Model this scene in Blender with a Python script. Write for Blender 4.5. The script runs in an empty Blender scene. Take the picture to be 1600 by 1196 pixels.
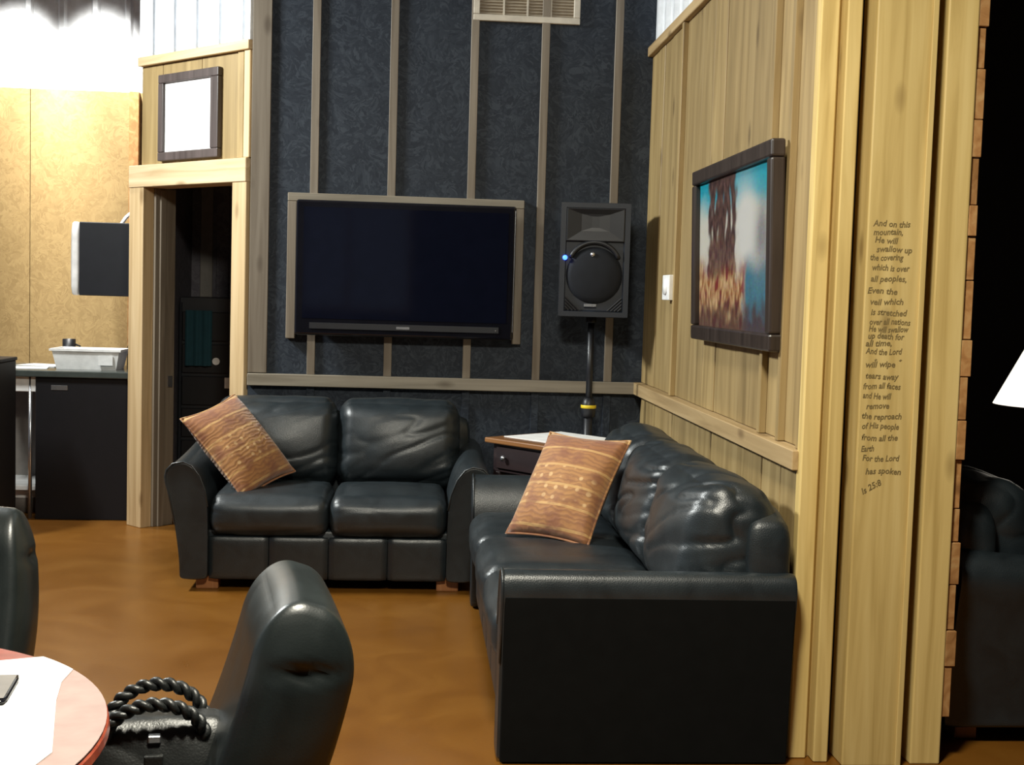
import bpy, bmesh, math, random
from mathutils import Vector, Matrix, noise
random.seed(7)
S = bpy.context.scene
COL = S.collection
PI = math.pi

# ------------------------------------------------------------------ camera
cd = bpy.data.cameras.new('camera')
cd.sensor_fit = 'HORIZONTAL'; cd.sensor_width = 36.0
cd.lens = 2000.0 / 1600.0 * 36.0
cd.clip_start = 0.05
cam = bpy.data.objects.new('camera', cd); COL.objects.link(cam)
_r = Vector((0.996857, -0.073438, 0.029722)); _u = Vector((-0.024471, 0.071406, 0.997147)); _f = Vector((0.075351, 0.99474, -0.069385))
_m = Matrix((_r, _u, -_f)).transposed().to_4x4(); _m.translation = Vector((0, 0, 1.5))
cam.matrix_world = _m
S.camera = cam

# ------------------------------------------------------------------ world, lamps, exposure
W = bpy.data.worlds.new('world'); S.world = W; W.use_nodes = True
W.node_tree.nodes['Background'].inputs[0].default_value = (0.55, 0.62, 0.80, 1)
W.node_tree.nodes['Background'].inputs[1].default_value = 0.22
S.view_settings.view_transform = 'Standard'; S.view_settings.look = 'None'
S.view_settings.exposure = -0.2; S.view_settings.gamma = 1.0
S.view_settings.use_curve_mapping = False

def area(name, loc, target, sx, sy, watts, color, spread=180):
    l = bpy.data.lights.new(name, 'AREA'); l.shape = 'RECTANGLE'; l.size = sx; l.size_y = sy
    l.energy = watts; l.color = color; l.spread = math.radians(spread)
    o = bpy.data.objects.new(name, l); COL.objects.link(o); o.location = loc
    o.rotation_euler = (Vector(target) - Vector(loc)).to_track_quat('-Z', 'Y').to_euler()
    return o
def spot(name, loc, target, watts, color, angle, blend, rad=0.06):
    l = bpy.data.lights.new(name, 'SPOT'); l.energy = watts; l.color = color
    l.spot_size = math.radians(angle); l.spot_blend = blend; l.shadow_soft_size = rad
    o = bpy.data.objects.new(name, l); COL.objects.link(o); o.location = loc
    o.rotation_euler = (Vector(target) - Vector(loc)).to_track_quat('-Z', 'Y').to_euler()
    return o
area('kitchen_ceiling_lamp', (-3.3, 6.2, 3.6), (0.2, 5.7, 1.0), 0.8, 0.4, 200, (0.96, 1.0, 0.97), 140)
area('table_ceiling_lamp', (0.0, 2.0, 3.4), (0.2, 2.9, 0.6), 0.5, 0.5, 160, (1.0, 0.95, 0.80), 160)
for _x in (-2.75, -2.20):
    spot('counter_downlight', (_x, 8.45, 4.05), (_x, 9.10, 2.42), 1050, (1.0, 0.97, 0.90), 44, 0.9)
spot('counter_downlight', (-2.3, 8.1, 4.05), (-2.2, 8.30, 0.94), 420, (1.0, 0.97, 0.92), 46, 0.8)  # extra spot, added to brighten the counter and the bin

# ------------------------------------------------------------------ material helpers
MATS = {}
def nodes(name):
    m = bpy.data.materials.new(name); m.use_nodes = True
    nt = m.node_tree; b = nt.nodes['Principled BSDF']
    MATS[name] = m
    return m, nt, b
def N(nt, t, **kw):
    n = nt.nodes.new(t)
    for k, v in kw.items():
        if k.startswith('i_'): n.inputs[k[2:].replace('_', ' ')].default_value = v
        else: setattr(n, k, v)
    return n
def ramp(nt, stops):
    r = nt.nodes.new('ShaderNodeValToRGB'); e = r.color_ramp.elements
    while len(e) < len(stops): e.new(0.5)
    for i, (p, c) in enumerate(stops):
        e[i].position = p; e[i].color = (c[0], c[1], c[2], 1)
    return r
def coords(nt, scale, rand=False):
    tc = N(nt, 'ShaderNodeTexCoord'); mp = N(nt, 'ShaderNodeMapping'); mp.inputs['Scale'].default_value = scale
    nt.links.new(tc.outputs['Object'], mp.inputs['Vector'])
    if rand:
        oi = N(nt, 'ShaderNodeObjectInfo'); mu = N(nt, 'ShaderNodeMath', operation='MULTIPLY'); mu.inputs[1].default_value = 37.0
        nt.links.new(oi.outputs['Random'], mu.inputs[0]); nt.links.new(mu.outputs[0], mp.inputs['Location'])
    return mp
def bump(nt, b, src, strength, dist=0.01):
    bp = N(nt, 'ShaderNodeBump'); bp.inputs['Strength'].default_value = strength; bp.inputs['Distance'].default_value = dist
    nt.links.new(src, bp.inputs['Height']); nt.links.new(bp.outputs[0], b.inputs['Normal'])
def plain(name, col, rough=0.5, metal=0.0, emit=None, estr=0.0, spec=0.5):
    m, nt, b = nodes(name)
    mp = coords(nt, (9, 9, 9)); nz = N(nt, 'ShaderNodeTexNoise'); nz.inputs['Scale'].default_value = 2.0; nz.inputs['Detail'].default_value = 4
    nt.links.new(mp.outputs[0], nz.inputs['Vector'])
    r = ramp(nt, [(0.3, [c * 0.88 for c in col]), (0.7, [min(1, c * 1.08) for c in col])])
    nt.links.new(nz.outputs[0], r.inputs[0]); nt.links.new(r.outputs[0], b.inputs['Base Color'])
    b.inputs['Roughness'].default_value = rough; b.inputs['Metallic'].default_value = metal
    b.inputs['Specular IOR Level'].default_value = spec
    if emit:
        b.inputs['Emission Color'].default_value = (*emit, 1); b.inputs['Emission Strength'].default_value = estr
    return m
def wood(name, dark, mid, light, axis='Z', rough=0.55, knots=True, grain=14.0, rand=True):
    m, nt, b = nodes(name)
    sc = {'Z': (grain, grain, 0.7), 'Y': (grain, 0.7, grain), 'X': (0.7, grain, grain)}[axis]
    mp = coords(nt, sc, rand)
    nz = N(nt, 'ShaderNodeTexNoise'); nz.inputs['Scale'].default_value = 1.6; nz.inputs['Detail'].default_value = 6; nz.inputs['Distortion'].default_value = 0.8
    nt.links.new(mp.outputs[0], nz.inputs['Vector'])
    r = ramp(nt, [(0.28, dark), (0.5, mid), (0.75, light)])
    nt.links.new(nz.outputs[0], r.inputs[0]); out = r.outputs[0]
    if knots:
        sk = {'Z': (5.5, 5.5, 2.2), 'Y': (5.5, 2.2, 5.5), 'X': (2.2, 5.5, 5.5)}[axis]
        mk = coords(nt, sk, rand); v = N(nt, 'ShaderNodeTexVoronoi'); v.inputs['Scale'].default_value = 1.0
        nt.links.new(mk.outputs[0], v.inputs['Vector'])
        rk = ramp(nt, [(0.05, (1, 1, 1)), (0.15, (0, 0, 0))]); nt.links.new(v.outputs['Distance'], rk.inputs[0])
        mx = N(nt, 'ShaderNodeMixRGB'); mx.inputs[2].default_value = (dark[0] * 0.55, dark[1] * 0.5, dark[2] * 0.45, 1)
        ml = N(nt, 'ShaderNodeMath', operation='MULTIPLY'); ml.inputs[1].default_value = 0.75
        nt.links.new(rk.outputs[0], ml.inputs[0]); nt.links.new(ml.outputs[0], mx.inputs[0]); nt.links.new(out, mx.inputs[1]); out = mx.outputs[0]
    # slow variation from piece to piece
    oi = N(nt, 'ShaderNodeObjectInfo'); hv = N(nt, 'ShaderNodeHueSaturation')
    mr = N(nt, 'ShaderNodeMapRange'); mr.inputs[3].default_value = 0.86; mr.inputs[4].default_value = 1.12
    nt.links.new(oi.outputs['Random'], mr.inputs[0]); nt.links.new(mr.outputs[0], hv.inputs['Value']); nt.links.new(out, hv.inputs['Color'])
    nt.links.new(hv.outputs[0], b.inputs['Base Color'])
    b.inputs['Roughness'].default_value = rough
    bump(nt, b, nz.outputs[0], 0.12, 0.004)
    return m
def osb(name, dark, mid, light, rough=0.6, strength=0.25, flake=26.0, spec=0.4):
    m, nt, b = nodes(name)
    mp = coords(nt, (1, 1, 1)); v = N(nt, 'ShaderNodeTexVoronoi'); v.inputs['Scale'].default_value = flake; v.inputs['Randomness'].default_value = 1
    nz = N(nt, 'ShaderNodeTexNoise'); nz.inputs['Scale'].default_value = 7; nz.inputs['Detail'].default_value = 5; nz.inputs['Distortion'].default_value = 1.6
    mx = N(nt, 'ShaderNodeVectorMath', operation='ADD')
    sc = N(nt, 'ShaderNodeVectorMath', operation='SCALE'); sc.inputs['Scale'].default_value = 0.35
    nt.links.new(mp.outputs[0], nz.inputs['Vector']); nt.links.new(nz.outputs['Color'], sc.inputs[0])
    nt.links.new(mp.outputs[0], mx.inputs[0]); nt.links.new(sc.outputs[0], mx.inputs[1]); nt.links.new(mx.outputs[0], v.inputs['Vector'])
    sep = N(nt, 'ShaderNodeSeparateColor'); nt.links.new(v.outputs['Color'], sep.inputs[0])
    mm = N(nt, 'ShaderNodeMath', operation='ADD'); m2 = N(nt, 'ShaderNodeMath', operation='MULTIPLY'); m2.inputs[1].default_value = 0.5
    nt.links.new(sep.outputs[0], m2.inputs[0]); nt.links.new(m2.outputs[0], mm.inputs[0])
    m3 = N(nt, 'ShaderNodeMath', operation='MULTIPLY'); m3.inputs[1].default_value = 0.5
    nt.links.new(nz.outputs[0], m3.inputs[0]); nt.links.new(m3.outputs[0], mm.inputs[1])
    r = ramp(nt, [(0.25, dark), (0.5, mid), (0.78, light)]); nt.links.new(mm.outputs[0], r.inputs[0])
    nt.links.new(r.outputs[0], b.inputs['Base Color']); b.inputs['Roughness'].default_value = rough
    b.inputs['Specular IOR Level'].default_value = spec
    bump(nt, b, mm.outputs[0], strength, 0.004)
    return m
def leather(name, col, rough=0.36, strength=0.18, wrinkle=0.0):
    m, nt, b = nodes(name)
    mp = coords(nt, (1, 1, 1)); v = N(nt, 'ShaderNodeTexVoronoi'); v.inputs['Scale'].default_value = 150; v.feature = 'DISTANCE_TO_EDGE'
    nt.links.new(mp.outputs[0], v.inputs['Vector'])
    nz = N(nt, 'ShaderNodeTexNoise'); nz.inputs['Scale'].default_value = 9; nz.inputs['Detail'].default_value = 5; nz.inputs['Distortion'].default_value = 0.7
    nt.links.new(mp.outputs[0], nz.inputs['Vector'])
    r = ramp(nt, [(0.3, [c * 0.75 for c in col]), (0.7, [c * 1.25 for c in col])]); nt.links.new(nz.outputs[0], r.inputs[0])
    nt.links.new(r.outputs[0], b.inputs['Base Color'])
    rr = N(nt, 'ShaderNodeMapRange'); rr.inputs[3].default_value = rough - 0.05; rr.inputs[4].default_value = rough + 0.1
    nt.links.new(nz.outputs[0], rr.inputs[0]); nt.links.new(rr.outputs[0], b.inputs['Roughness'])
    ad = N(nt, 'ShaderNodeMath', operation='ADD'); mu = N(nt, 'ShaderNodeMath', operation='MULTIPLY'); mu.inputs[1].default_value = 0.6
    nt.links.new(v.outputs['Distance'], mu.inputs[0]); nt.links.new(mu.outputs[0], ad.inputs[0]); nt.links.new(nz.outputs[0], ad.inputs[1])
    b.inputs['Specular IOR Level'].default_value = 0.7
    bump(nt, b, ad.outputs[0], strength, 0.012)
    return m

leather('sofa_leather', (0.0125, 0.0180, 0.0215), 0.37, 0.12)
leather('chair_leather', (0.0120, 0.0165, 0.0165), 0.33, 0.03)
leather('bag_leather', (0.0100, 0.0115, 0.0110), 0.40, 0.1)
plain('liner_cloth', (0.0050, 0.0052, 0.0050), 0.95, spec=0.1)
wood('pine', (0.46, 0.32, 0.105), (0.60, 0.44, 0.165), (0.70, 0.54, 0.23), 'Z')
wood('pine_y', (0.30, 0.20, 0.09), (0.42, 0.29, 0.14), (0.52, 0.38, 0.20), 'Y')
wood('plywood', (0.225, 0.152, 0.058), (0.32, 0.222, 0.092), (0.41, 0.295, 0.132), 'Z', grain=9)
wood('shaded_pine', (0.13, 0.10, 0.070), (0.19, 0.155, 0.115), (0.25, 0.21, 0.16), 'Z')  # pine darkened for the weak light on back wall, jamb lining and recess
wood('shaded_pine_x', (0.15, 0.125, 0.09), (0.21, 0.18, 0.135), (0.27, 0.235, 0.18), 'X')  # the same darkened pine, grain running sideways
wood('door_pine', (0.46, 0.31, 0.15), (0.60, 0.43, 0.23), (0.70, 0.53, 0.31), 'Z')
wood('door_pine_x', (0.48, 0.34, 0.18), (0.62, 0.46, 0.27), (0.72, 0.56, 0.36), 'X')
wood('cut_plank', (0.28, 0.13, 0.04), (0.40, 0.20, 0.07), (0.50, 0.31, 0.13), 'Y')
wood('cherry', (0.20, 0.035, 0.018), (0.32, 0.06, 0.03), (0.42, 0.10, 0.05), 'X', 0.28, False)
wood('walnut_top', (0.14, 0.055, 0.018), (0.26, 0.11, 0.035), (0.36, 0.17, 0.06), 'X', 0.35, False)
wood('dark_walnut', (0.014, 0.008, 0.010), (0.022, 0.013, 0.014), (0.035, 0.02, 0.02), 'X', 0.4, False)
wood('foot_wood', (0.20, 0.075, 0.025), (0.30, 0.12, 0.04), (0.38, 0.17, 0.07), 'Z', 0.45, False)
wood('frame_dark', (0.018, 0.012, 0.010), (0.032, 0.022, 0.018), (0.05, 0.036, 0.03), 'Z', 0.35, False)
wood('frame_brown', (0.055, 0.040, 0.036), (0.085, 0.065, 0.06), (0.12, 0.09, 0.085), 'Z', 0.4, False)
osb('black_osb', (0.011, 0.016, 0.026), (0.018, 0.025, 0.037), (0.036, 0.046, 0.061), 0.6, 0.18, 34, 0.3)
osb('golden_osb', (0.27, 0.180, 0.073), (0.315, 0.215, 0.090), (0.36, 0.25, 0.108), 0.6, 0.04, 30)
osb('closet_panel', (0.10, 0.09, 0.11), (0.13, 0.12, 0.14), (0.16, 0.15, 0.17), 0.7, 0.1)
plain('tin', (0.80, 0.83, 0.87), 0.36, 0.0)
plain('black_plastic', (0.011, 0.012, 0.016), 0.42)
plain('speaker_plastic', (0.010, 0.014, 0.023), 0.50)
plain('grille_metal', (0.010, 0.012, 0.017), 0.75, spec=0.3)
plain('gloss_black', (0.006, 0.006, 0.009), 0.10)
plain('screen_glass', (0.004, 0.005, 0.012), 0.06)
plain('silver', (0.62, 0.63, 0.66), 0.25, 0.9)
plain('white_plastic', (0.88, 0.88, 0.87), 0.4)
plain('paper_white', (0.86, 0.86, 0.85), 0.7)
plain('glare_pink', (0.40, 0.28, 0.25), 0.7)  # pinkish glare of the table rim, put into a colour
plain('vent_cream', (0.62, 0.56, 0.46), 0.5)
plain('vent_tan', (0.40, 0.33, 0.24), 0.6)
plain('ink', (0.17, 0.12, 0.04), 0.8)
plain('grey_paint', (0.22, 0.20, 0.18), 0.6)
plain('black_laminate', (0.007, 0.0065, 0.0085), 0.5, spec=0.35)
plain('counter_stone', (0.06, 0.07, 0.065), 0.18)
plain('teal_cloth', (0.010, 0.055, 0.075), 0.9)
plain('yellow_tape', (0.75, 0.55, 0.02), 0.5)
plain('blue_led', (0.02, 0.05, 0.9), 0.3, emit=(0.03, 0.10, 1.0), estr=9.0)
plain('lamp_shade', (0.85, 0.80, 0.70), 0.8, emit=(1.0, 0.93, 0.80), estr=1.6)
plain('lamp_brass', (0.20, 0.12, 0.05), 0.3, 0.8)
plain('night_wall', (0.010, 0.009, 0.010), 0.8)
plain('ceiling_tin', (0.40, 0.40, 0.40), 0.6)

# floor: acid-stained concrete
m, nt, b = nodes('stained_concrete')
mp = coords(nt, (1, 1, 1)); n1 = N(nt, 'ShaderNodeTexNoise'); n1.inputs['Scale'].default_value = 2.6; n1.inputs['Detail'].default_value = 10; n1.inputs['Distortion'].default_value = 1.2
n2 = N(nt, 'ShaderNodeTexNoise'); n2.inputs['Scale'].default_value = 60; n2.inputs['Detail'].default_value = 4
nt.links.new(mp.outputs[0], n1.inputs['Vector']); nt.links.new(mp.outputs[0], n2.inputs['Vector'])
mx = N(nt, 'ShaderNodeMath', operation='MULTIPLY_ADD'); mx.inputs[1].default_value = 0.22
nt.links.new(n2.outputs[0], mx.inputs[0]); nt.links.new(n1.outputs[0], mx.inputs[2])
r = ramp(nt, [(0.30, (0.145, 0.054, 0.0070)), (0.58, (0.175, 0.068, 0.0088)), (0.85, (0.205, 0.085, 0.012))])
nt.links.new(mx.outputs[0], r.inputs[0]); nt.links.new(r.outputs[0], b.inputs['Base Color'])
rr = N(nt, 'ShaderNodeMapRange'); rr.inputs[3].default_value = 0.22; rr.inputs[4].default_value = 0.42
nt.links.new(n1.outputs[0], rr.inputs[0]); nt.links.new(rr.outputs[0], b.inputs['Roughness'])
bump(nt, b, n2.outputs[0], 0.05, 0.003)

# throw pillow: woven bands with scrolls and dots
m, nt, b = nodes('tapestry')
tc = N(nt, 'ShaderNodeTexCoord'); sp = N(nt, 'ShaderNodeSeparateXYZ'); nt.links.new(tc.outputs['Object'], sp.inputs[0])
def math_(op, a, bb=None, c=None):
    n = N(nt, 'ShaderNodeMath', operation=op)
    for i, x in enumerate((a, bb, c)):
        if x is None: continue
        if isinstance(x, (int, float)): n.inputs[i].default_value = x
        else: nt.links.new(x, n.inputs[i])
    return n.outputs[0]
nzp = N(nt, 'ShaderNodeTexNoise'); nzp.inputs['Scale'].default_value = 14; nzp.inputs['Detail'].default_value = 6
nt.links.new(tc.outputs['Object'], nzp.inputs['Vector'])
band = math_('FLOOR', math_('MULTIPLY', math_('ADD', sp.outputs['Y'], 0.31), 11.0))
wn = N(nt, 'ShaderNodeTexWhiteNoise', noise_dimensions='1D'); nt.links.new(band, wn.inputs['W'])
r1 = ramp(nt, [(0.0, (0.36, 0.16, 0.05)), (0.25, (0.46, 0.25, 0.075)), (0.5, (0.30, 0.12, 0.04)), (0.75, (0.40, 0.19, 0.06))]); r1.color_ramp.interpolation = 'CONSTANT'
nt.links.new(wn.outputs[0], r1.inputs[0])
mpv = coords(nt, (26, 26, 0.01)); wv = N(nt, 'ShaderNodeTexWave'); wv.wave_type = 'RINGS'; wv.inputs['Scale'].default_value = 0.55; wv.inputs['Distortion'].default_value = 9; wv.inputs['Detail'].default_value = 2
nt.links.new(mpv.outputs[0], wv.inputs['Vector'])
rw = ramp(nt, [(0.55, (0, 0, 0)), (0.72, (1, 1, 1))]); nt.links.new(wv.outputs[0], rw.inputs[0])
mxa = N(nt, 'ShaderNodeMixRGB'); mxa.inputs[2].default_value = (0.13, 0.045, 0.02, 1)
nt.links.new(math_('MULTIPLY', rw.outputs[0], 0.35), mxa.inputs[0]); nt.links.new(r1.outputs[0], mxa.inputs[1])
vor = N(nt, 'ShaderNodeTexVoronoi'); vor.inputs['Scale'].default_value = 20; vor.inputs['Randomness'].default_value = 0.25
mpd = coords(nt, (1, 1, 0.01)); nt.links.new(mpd.outputs[0], vor.inputs['Vector'])
rd = ramp(nt, [(0.16, (1, 1, 1)), (0.24, (0, 0, 0))]); nt.links.new(vor.outputs['Distance'], rd.inputs[0])
sel = math_('GREATER_THAN', wn.outputs[0], 0.62)
mxb = N(nt, 'ShaderNodeMixRGB'); mxb.inputs[2].default_value = (0.58, 0.36, 0.16, 1)
nt.links.new(math_('MULTIPLY', rd.outputs[0], sel), mxb.inputs[0]); nt.links.new(mxa.outputs[0], mxb.inputs[1])
edge = math_('FRACT', math_('MULTIPLY', math_('ADD', sp.outputs['Y'], 0.31), 11.0))
mxc = N(nt, 'ShaderNodeMixRGB'); mxc.inputs[2].default_value = (0.60, 0.36, 0.13, 1)
nt.links.new(math_('MULTIPLY', math_('LESS_THAN', edge, 0.12), 0.7), mxc.inputs[0]); nt.links.new(mxb.outputs[0], mxc.inputs[1])
mxe = N(nt, 'ShaderNodeMixRGB'); mxe.inputs[2].default_value = (0.20, 0.065, 0.03, 1)
rz = ramp(nt, [(0.48, (0, 0, 0)), (0.66, (1, 1, 1))]); nt.links.new(nzp.outputs[0], rz.inputs[0])
nt.links.new(math_('MULTIPLY', rz.outputs[0], 0.7), mxe.inputs[0]); nt.links.new(mxc.outputs[0], mxe.inputs[1])
nt.links.new(mxe.outputs[0], b.inputs['Base Color']); b.inputs['Roughness'].default_value = 0.75
b.inputs['Sheen Weight'].default_value = 0.3
bump(nt, b, wv.outputs[0], 0.2, 0.004)

# painted print, colours carried by the printed sheet itself
m, nt, b = nodes('painting_print')
ca = N(nt, 'ShaderNodeVertexColor', layer_name='print'); nz = N(nt, 'ShaderNodeTexNoise'); nz.inputs['Scale'].default_value = 40; nz.inputs['Detail'].default_value = 5
mxp = N(nt, 'ShaderNodeMixRGB', blend_type='OVERLAY'); mxp.inputs[0].default_value = 0.35
nt.links.new(ca.outputs[0], mxp.inputs[1]); nt.links.new(nz.outputs['Color'], mxp.inputs[2]); nt.links.new(mxp.outputs[0], b.inputs['Base Color'])
b.inputs['Roughness'].default_value = 0.3

# ------------------------------------------------------------------ mesh helpers
def obj(name, bm, mat, parent=None, smooth=False, loc=None, rot=None):
    me = bpy.data.meshes.new(name)
    bmesh.ops.recalc_face_normals(bm, faces=bm.faces[:])
    bm.to_mesh(me); bm.free()
    me.materials.append(MATS[mat])
    if smooth:
        for p in me.polygons: p.use_smooth = True
    o = bpy.data.objects.new(name, me); COL.objects.link(o)
    if parent: o.parent = parent
    if loc: o.location = loc
    if rot: o.rotation_euler = rot
    return o
def tag(o, label, cat, group=None):
    o['label'] = label; o['category'] = cat
    if group: o['group'] = group
    return o
def thing(name, label, cat, loc=(0, 0, 0), rotz=0, group=None):
    o = bpy.data.objects.new(name, None); COL.objects.link(o)
    o.location = loc; o.rotation_euler = (0, 0, rotz); o.empty_display_size = 0.1
    return tag(o, label, cat, group)
def struct(o):
    o['kind'] = 'structure'; return o
def box(x0, x1, y0, y1, z0, z1, bev=0.0, seg=1, bm=None):
    nb = bmesh.new()
    bmesh.ops.create_cube(nb, size=1)
    for v in nb.verts:
        v.co = Vector((x0 + (v.co.x + .5) * (x1 - x0), y0 + (v.co.y + .5) * (y1 - y0), z0 + (v.co.z + .5) * (z1 - z0)))
    if bev > 0:
        bmesh.ops.bevel(nb, geom=nb.edges[:], offset=bev, segments=seg, profile=0.5, affect='EDGES', clamp_overlap=True)
    if bm is None: return nb
    return merge(bm, nb)
def merge(bm, nb):
    me = bpy.data.meshes.new('t'); nb.to_mesh(me); nb.free(); bm.from_mesh(me); bpy.data.meshes.remove(me); return bm
def xform(bm, mat):
    bmesh.ops.transform(bm, matrix=mat, verts=bm.verts[:]); return bm
def tube(pts, r, n=10, closed=False, radii=None):
    bm = bmesh.new(); pts = [Vector(p) for p in pts]; rings = []
    up = Vector((0, 0, 1)); prev = None
    for i, p in enumerate(pts):
        if closed: t = pts[(i + 1) % len(pts)] - pts[i - 1]
        else: t = pts[min(i + 1, len(pts) - 1)] - pts[max(i - 1, 0)]
        t.normalize()
        if prev is None:
            a = t.cross(up)
            if a.length < 1e-3: a = t.cross(Vector((1, 0, 0)))
        else:
            a = prev - t * prev.dot(t)
        a.normalize(); prev = a; bb = t.cross(a)
        rr = radii[i] if radii else r
        rings.append([bm.verts.new(p + rr * (math.cos(2 * PI * k / n) * a + math.sin(2 * PI * k / n) * bb)) for k in range(n)])
    m_ = len(rings)
    for i in range(m_ if closed else m_ - 1):
        A, B = rings[i], rings[(i + 1) % m_]
        for k in range(n): bm.faces.new((A[k], A[(k + 1) % n], B[(k + 1) % n], B[k]))
    if not closed:
        bm.faces.new(rings[0]); bm.faces.new(rings[-1][::-1])
    return bm
def lathe(prof, n=40):
    bm = bmesh.new(); rings = []
    for r_, z in prof:
        if r_ < 1e-5: rings.append([bm.verts.new((0, 0, z))])
        else: rings.append([bm.verts.new((r_ * math.cos(2 * PI * k / n), r_ * math.sin(2 * PI * k / n), z)) for k in range(n)])
    for A, B in zip(rings, rings[1:]):
        for k in range(n):
            k2 = (k + 1) % n
            if len(A) == 1 and len(B) == 1: continue
            if len(A) == 1: bm.faces.new((A[0], B[k], B[k2]))
            elif len(B) == 1: bm.faces.new((A[k], A[k2], B[0]))
            else: bm.faces.new((A[k], A[k2], B[k2], B[k]))
    return bm
def prism(pts, axis, a0, a1, bev=0.0, seg=2):
    """pts: 2D outline; extruded along axis from a0 to a1"""
    bm = bmesh.new()
    def mk(p, a):
        return {'X': (a, p[0], p[1]), 'Y': (p[0], a, p[1]), 'Z': (p[0], p[1], a)}[axis]
    A = [bm.verts.new(mk(p, a0)) for p in pts]; B = [bm.verts.new(mk(p, a1)) for p in pts]
    fa = bm.faces.new(A); fb = bm.faces.new(B[::-1]); n = len(pts)
    for k in range(n): bm.faces.new((A[k], A[(k + 1) % n], B[(k + 1) % n], B[k]))
    if bev > 0:
        bmesh.ops.recalc_face_normals(bm, faces=bm.faces[:])
        es = list(set(fa.edges[:]) | set(fb.edges[:]))
        bmesh.ops.bevel(bm, geom=es, offset=bev, segments=seg, profile=0.5, affect='EDGES', clamp_overlap=True)
    return bm
def puff(sx, sy, sz, r=0.06, n=18, bulge=(0, 0, 0), wr=0.0, wscale=(9, 9, 9), seed=0, thick=0.14, pin=None):
    """rounded box with swelling faces and creases; r may be a 3-tuple"""
    bm = bmesh.new(); bmesh.ops.create_cube(bm, size=2)
    bmesh.ops.subdivide_edges(bm, edges=bm.edges[:], cuts=n, use_grid_fill=True)
    h = Vector((sx / 2, sy / 2, sz / 2)); R3 = Vector((r, r, r)) if isinstance(r, (int, float)) else Vector(r)
    off = Vector((seed * 7.3, seed * 3.1, seed * 5.7))
    for v in bm.verts:
        p = v.co.copy(); q = Vector((0, 0, 0)); d = Vector((0, 0, 0))
        for i in range(3):
            e = p[i] * h[i]; lim = h[i] - R3[i]
            c = max(-lim, min(lim, e)); q[i] = c; d[i] = (e - c) / R3[i]
        if d.length > 1e-9:
            # keep the cube's longest component on the round
            d.normalize()
        nrm = d.copy()
        co = q + Vector((d.x * R3.x, d.y * R3.y, d.z * R3.z))
        u = p
        co.x += math.copysign(bulge[0] * (1 - u.y ** 2) * (1 - u.z ** 2), p.x) * abs(nrm.x)
        co.y += math.copysign(bulge[1] * (1 - u.x ** 2) * (1 - u.z ** 2), p.y) * abs(nrm.y)
        co.z += math.copysign(bulge[2] * (1 - u.x ** 2) * (1 - u.y ** 2), p.z) * abs(nrm.z)
        if wr > 0:
            s = Vector((co.x * wscale[0] + co.z * wscale[0] * 0.6, co.y * wscale[1], co.z * wscale[2] - co.x * wscale[2] * 0.35)) + off
            a = noise.noise(s); bq = noise.noise(s * 0.5 + Vector((11, 5, 2)))
            cr = max(0.0, 1 - abs(a) / thick)
            co -= nrm * wr * (cr * cr * max(0.15, 0.5 + bq) - 0.35 * a)
        v.co = co
    return bm
def corr(u0, u1, z0, z1, base, rib, pitch, off, depth=0.02):
    """ribbed sheet outline along u: list of (u, d) with d the rib height"""
    pts = [(u0, 0)]
    k = math.floor((u0 - off) / pitch)
    u = off + k * pitch
    while u < u1 + pitch:
        for du, d in ((-0.03, 0), (-0.015, depth), (0.015, depth), (0.03, 0)):
            if u0 < u + du < u1: pts.append((u + du, d))
        u += pitch
    pts.append((u1, 0))
    return pts

# ------------------------------------------------------------------ the setting
XR, YB = 1.282, 7.197
bm = box(-7, 6, -3, 9.6, -0.1, 0.0); struct(obj('floor', bm, 'stained_concrete'))
bm = box(-7, 6, -3, 9.6, 4.3, 4.4); struct(obj('ceiling', bm, 'ceiling_tin'))

# --- back wall: black sheathing with pale battens
wb = struct(obj('wall_back', box(-0.93, XR + 0.3, YB, YB + 0.12, 0, 4.3), 'black_osb'))
obj('corner_board', box(-0.928, -0.826, YB - 0.022, YB, 1.02, 4.3, 0.002), 'shaded_pine', wb)
for x in (-0.583, -0.158, 0.284, 0.676, 1.086):
    obj('batten', box(x - 0.022, x + 0.022, YB - 0.020, YB, 1.016, 4.3, 0.002), 'shaded_pine', wb)
    obj('batten', box(x - 0.022, x + 0.022, YB - 0.014, YB, 0.0, 0.948, 0.002), 'black_osb' if x > -9 else 'shaded_pine', wb)
obj('chair_rail', box(-0.928, XR - 0.045, YB - 0.05, YB, 0.950, 1.016, 0.003), 'shaded_pine_x', wb)
# lumber border round the television
for a in ((-0.722, 0.582, 1.972, 2.018),):
    obj('border_board', box(a[0], a[1], YB - 0.045, YB, a[2], a[3], 0.003), 'shaded_pine_x', wb)
for a in ((-0.722, -0.672), (0.532, 0.582)):
    obj('border_board', box(a[0], a[1], YB - 0.045, YB, 1.216, 1.971, 0.003), 'shaded_pine', wb)

# --- right wall: planks and battens, tin above, built-up end
wr = struct(obj('wall_right', box(XR + 0.016, 1.735, 4.10, YB + 0.12, 0, 4.3), 'plywood'))
seams = [4.085, 4.34, 4.585, 5.03, 5.41, 5.64, 5.875, 6.26, 6.60, 6.81, 6.98, YB]
for i in range(len(seams) - 1):
    y0, y1 = seams[i] + 0.004, seams[i + 1] - 0.004
    pr = random.uniform(0, 0.008)
    obj('plank', box(XR - pr, XR + 0.016, y0, y1, 1.018, 2.84, 0.003), 'plywood', wr)
    obj('plank', box(XR - pr * 0.7, XR + 0.016, y0 + 0.02, y1 + 0.02 if i < len(seams) - 2 else y1, 0.0, 0.948, 0.003), 'plywood', wr)
for y in (4.105, 4.35, 4.595, 6.255):
    obj('batten', box(XR - 0.026, XR, y - 0.018, y + 0.018, 1.018, 2.84, 0.002), 'plywood', wr)
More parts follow.
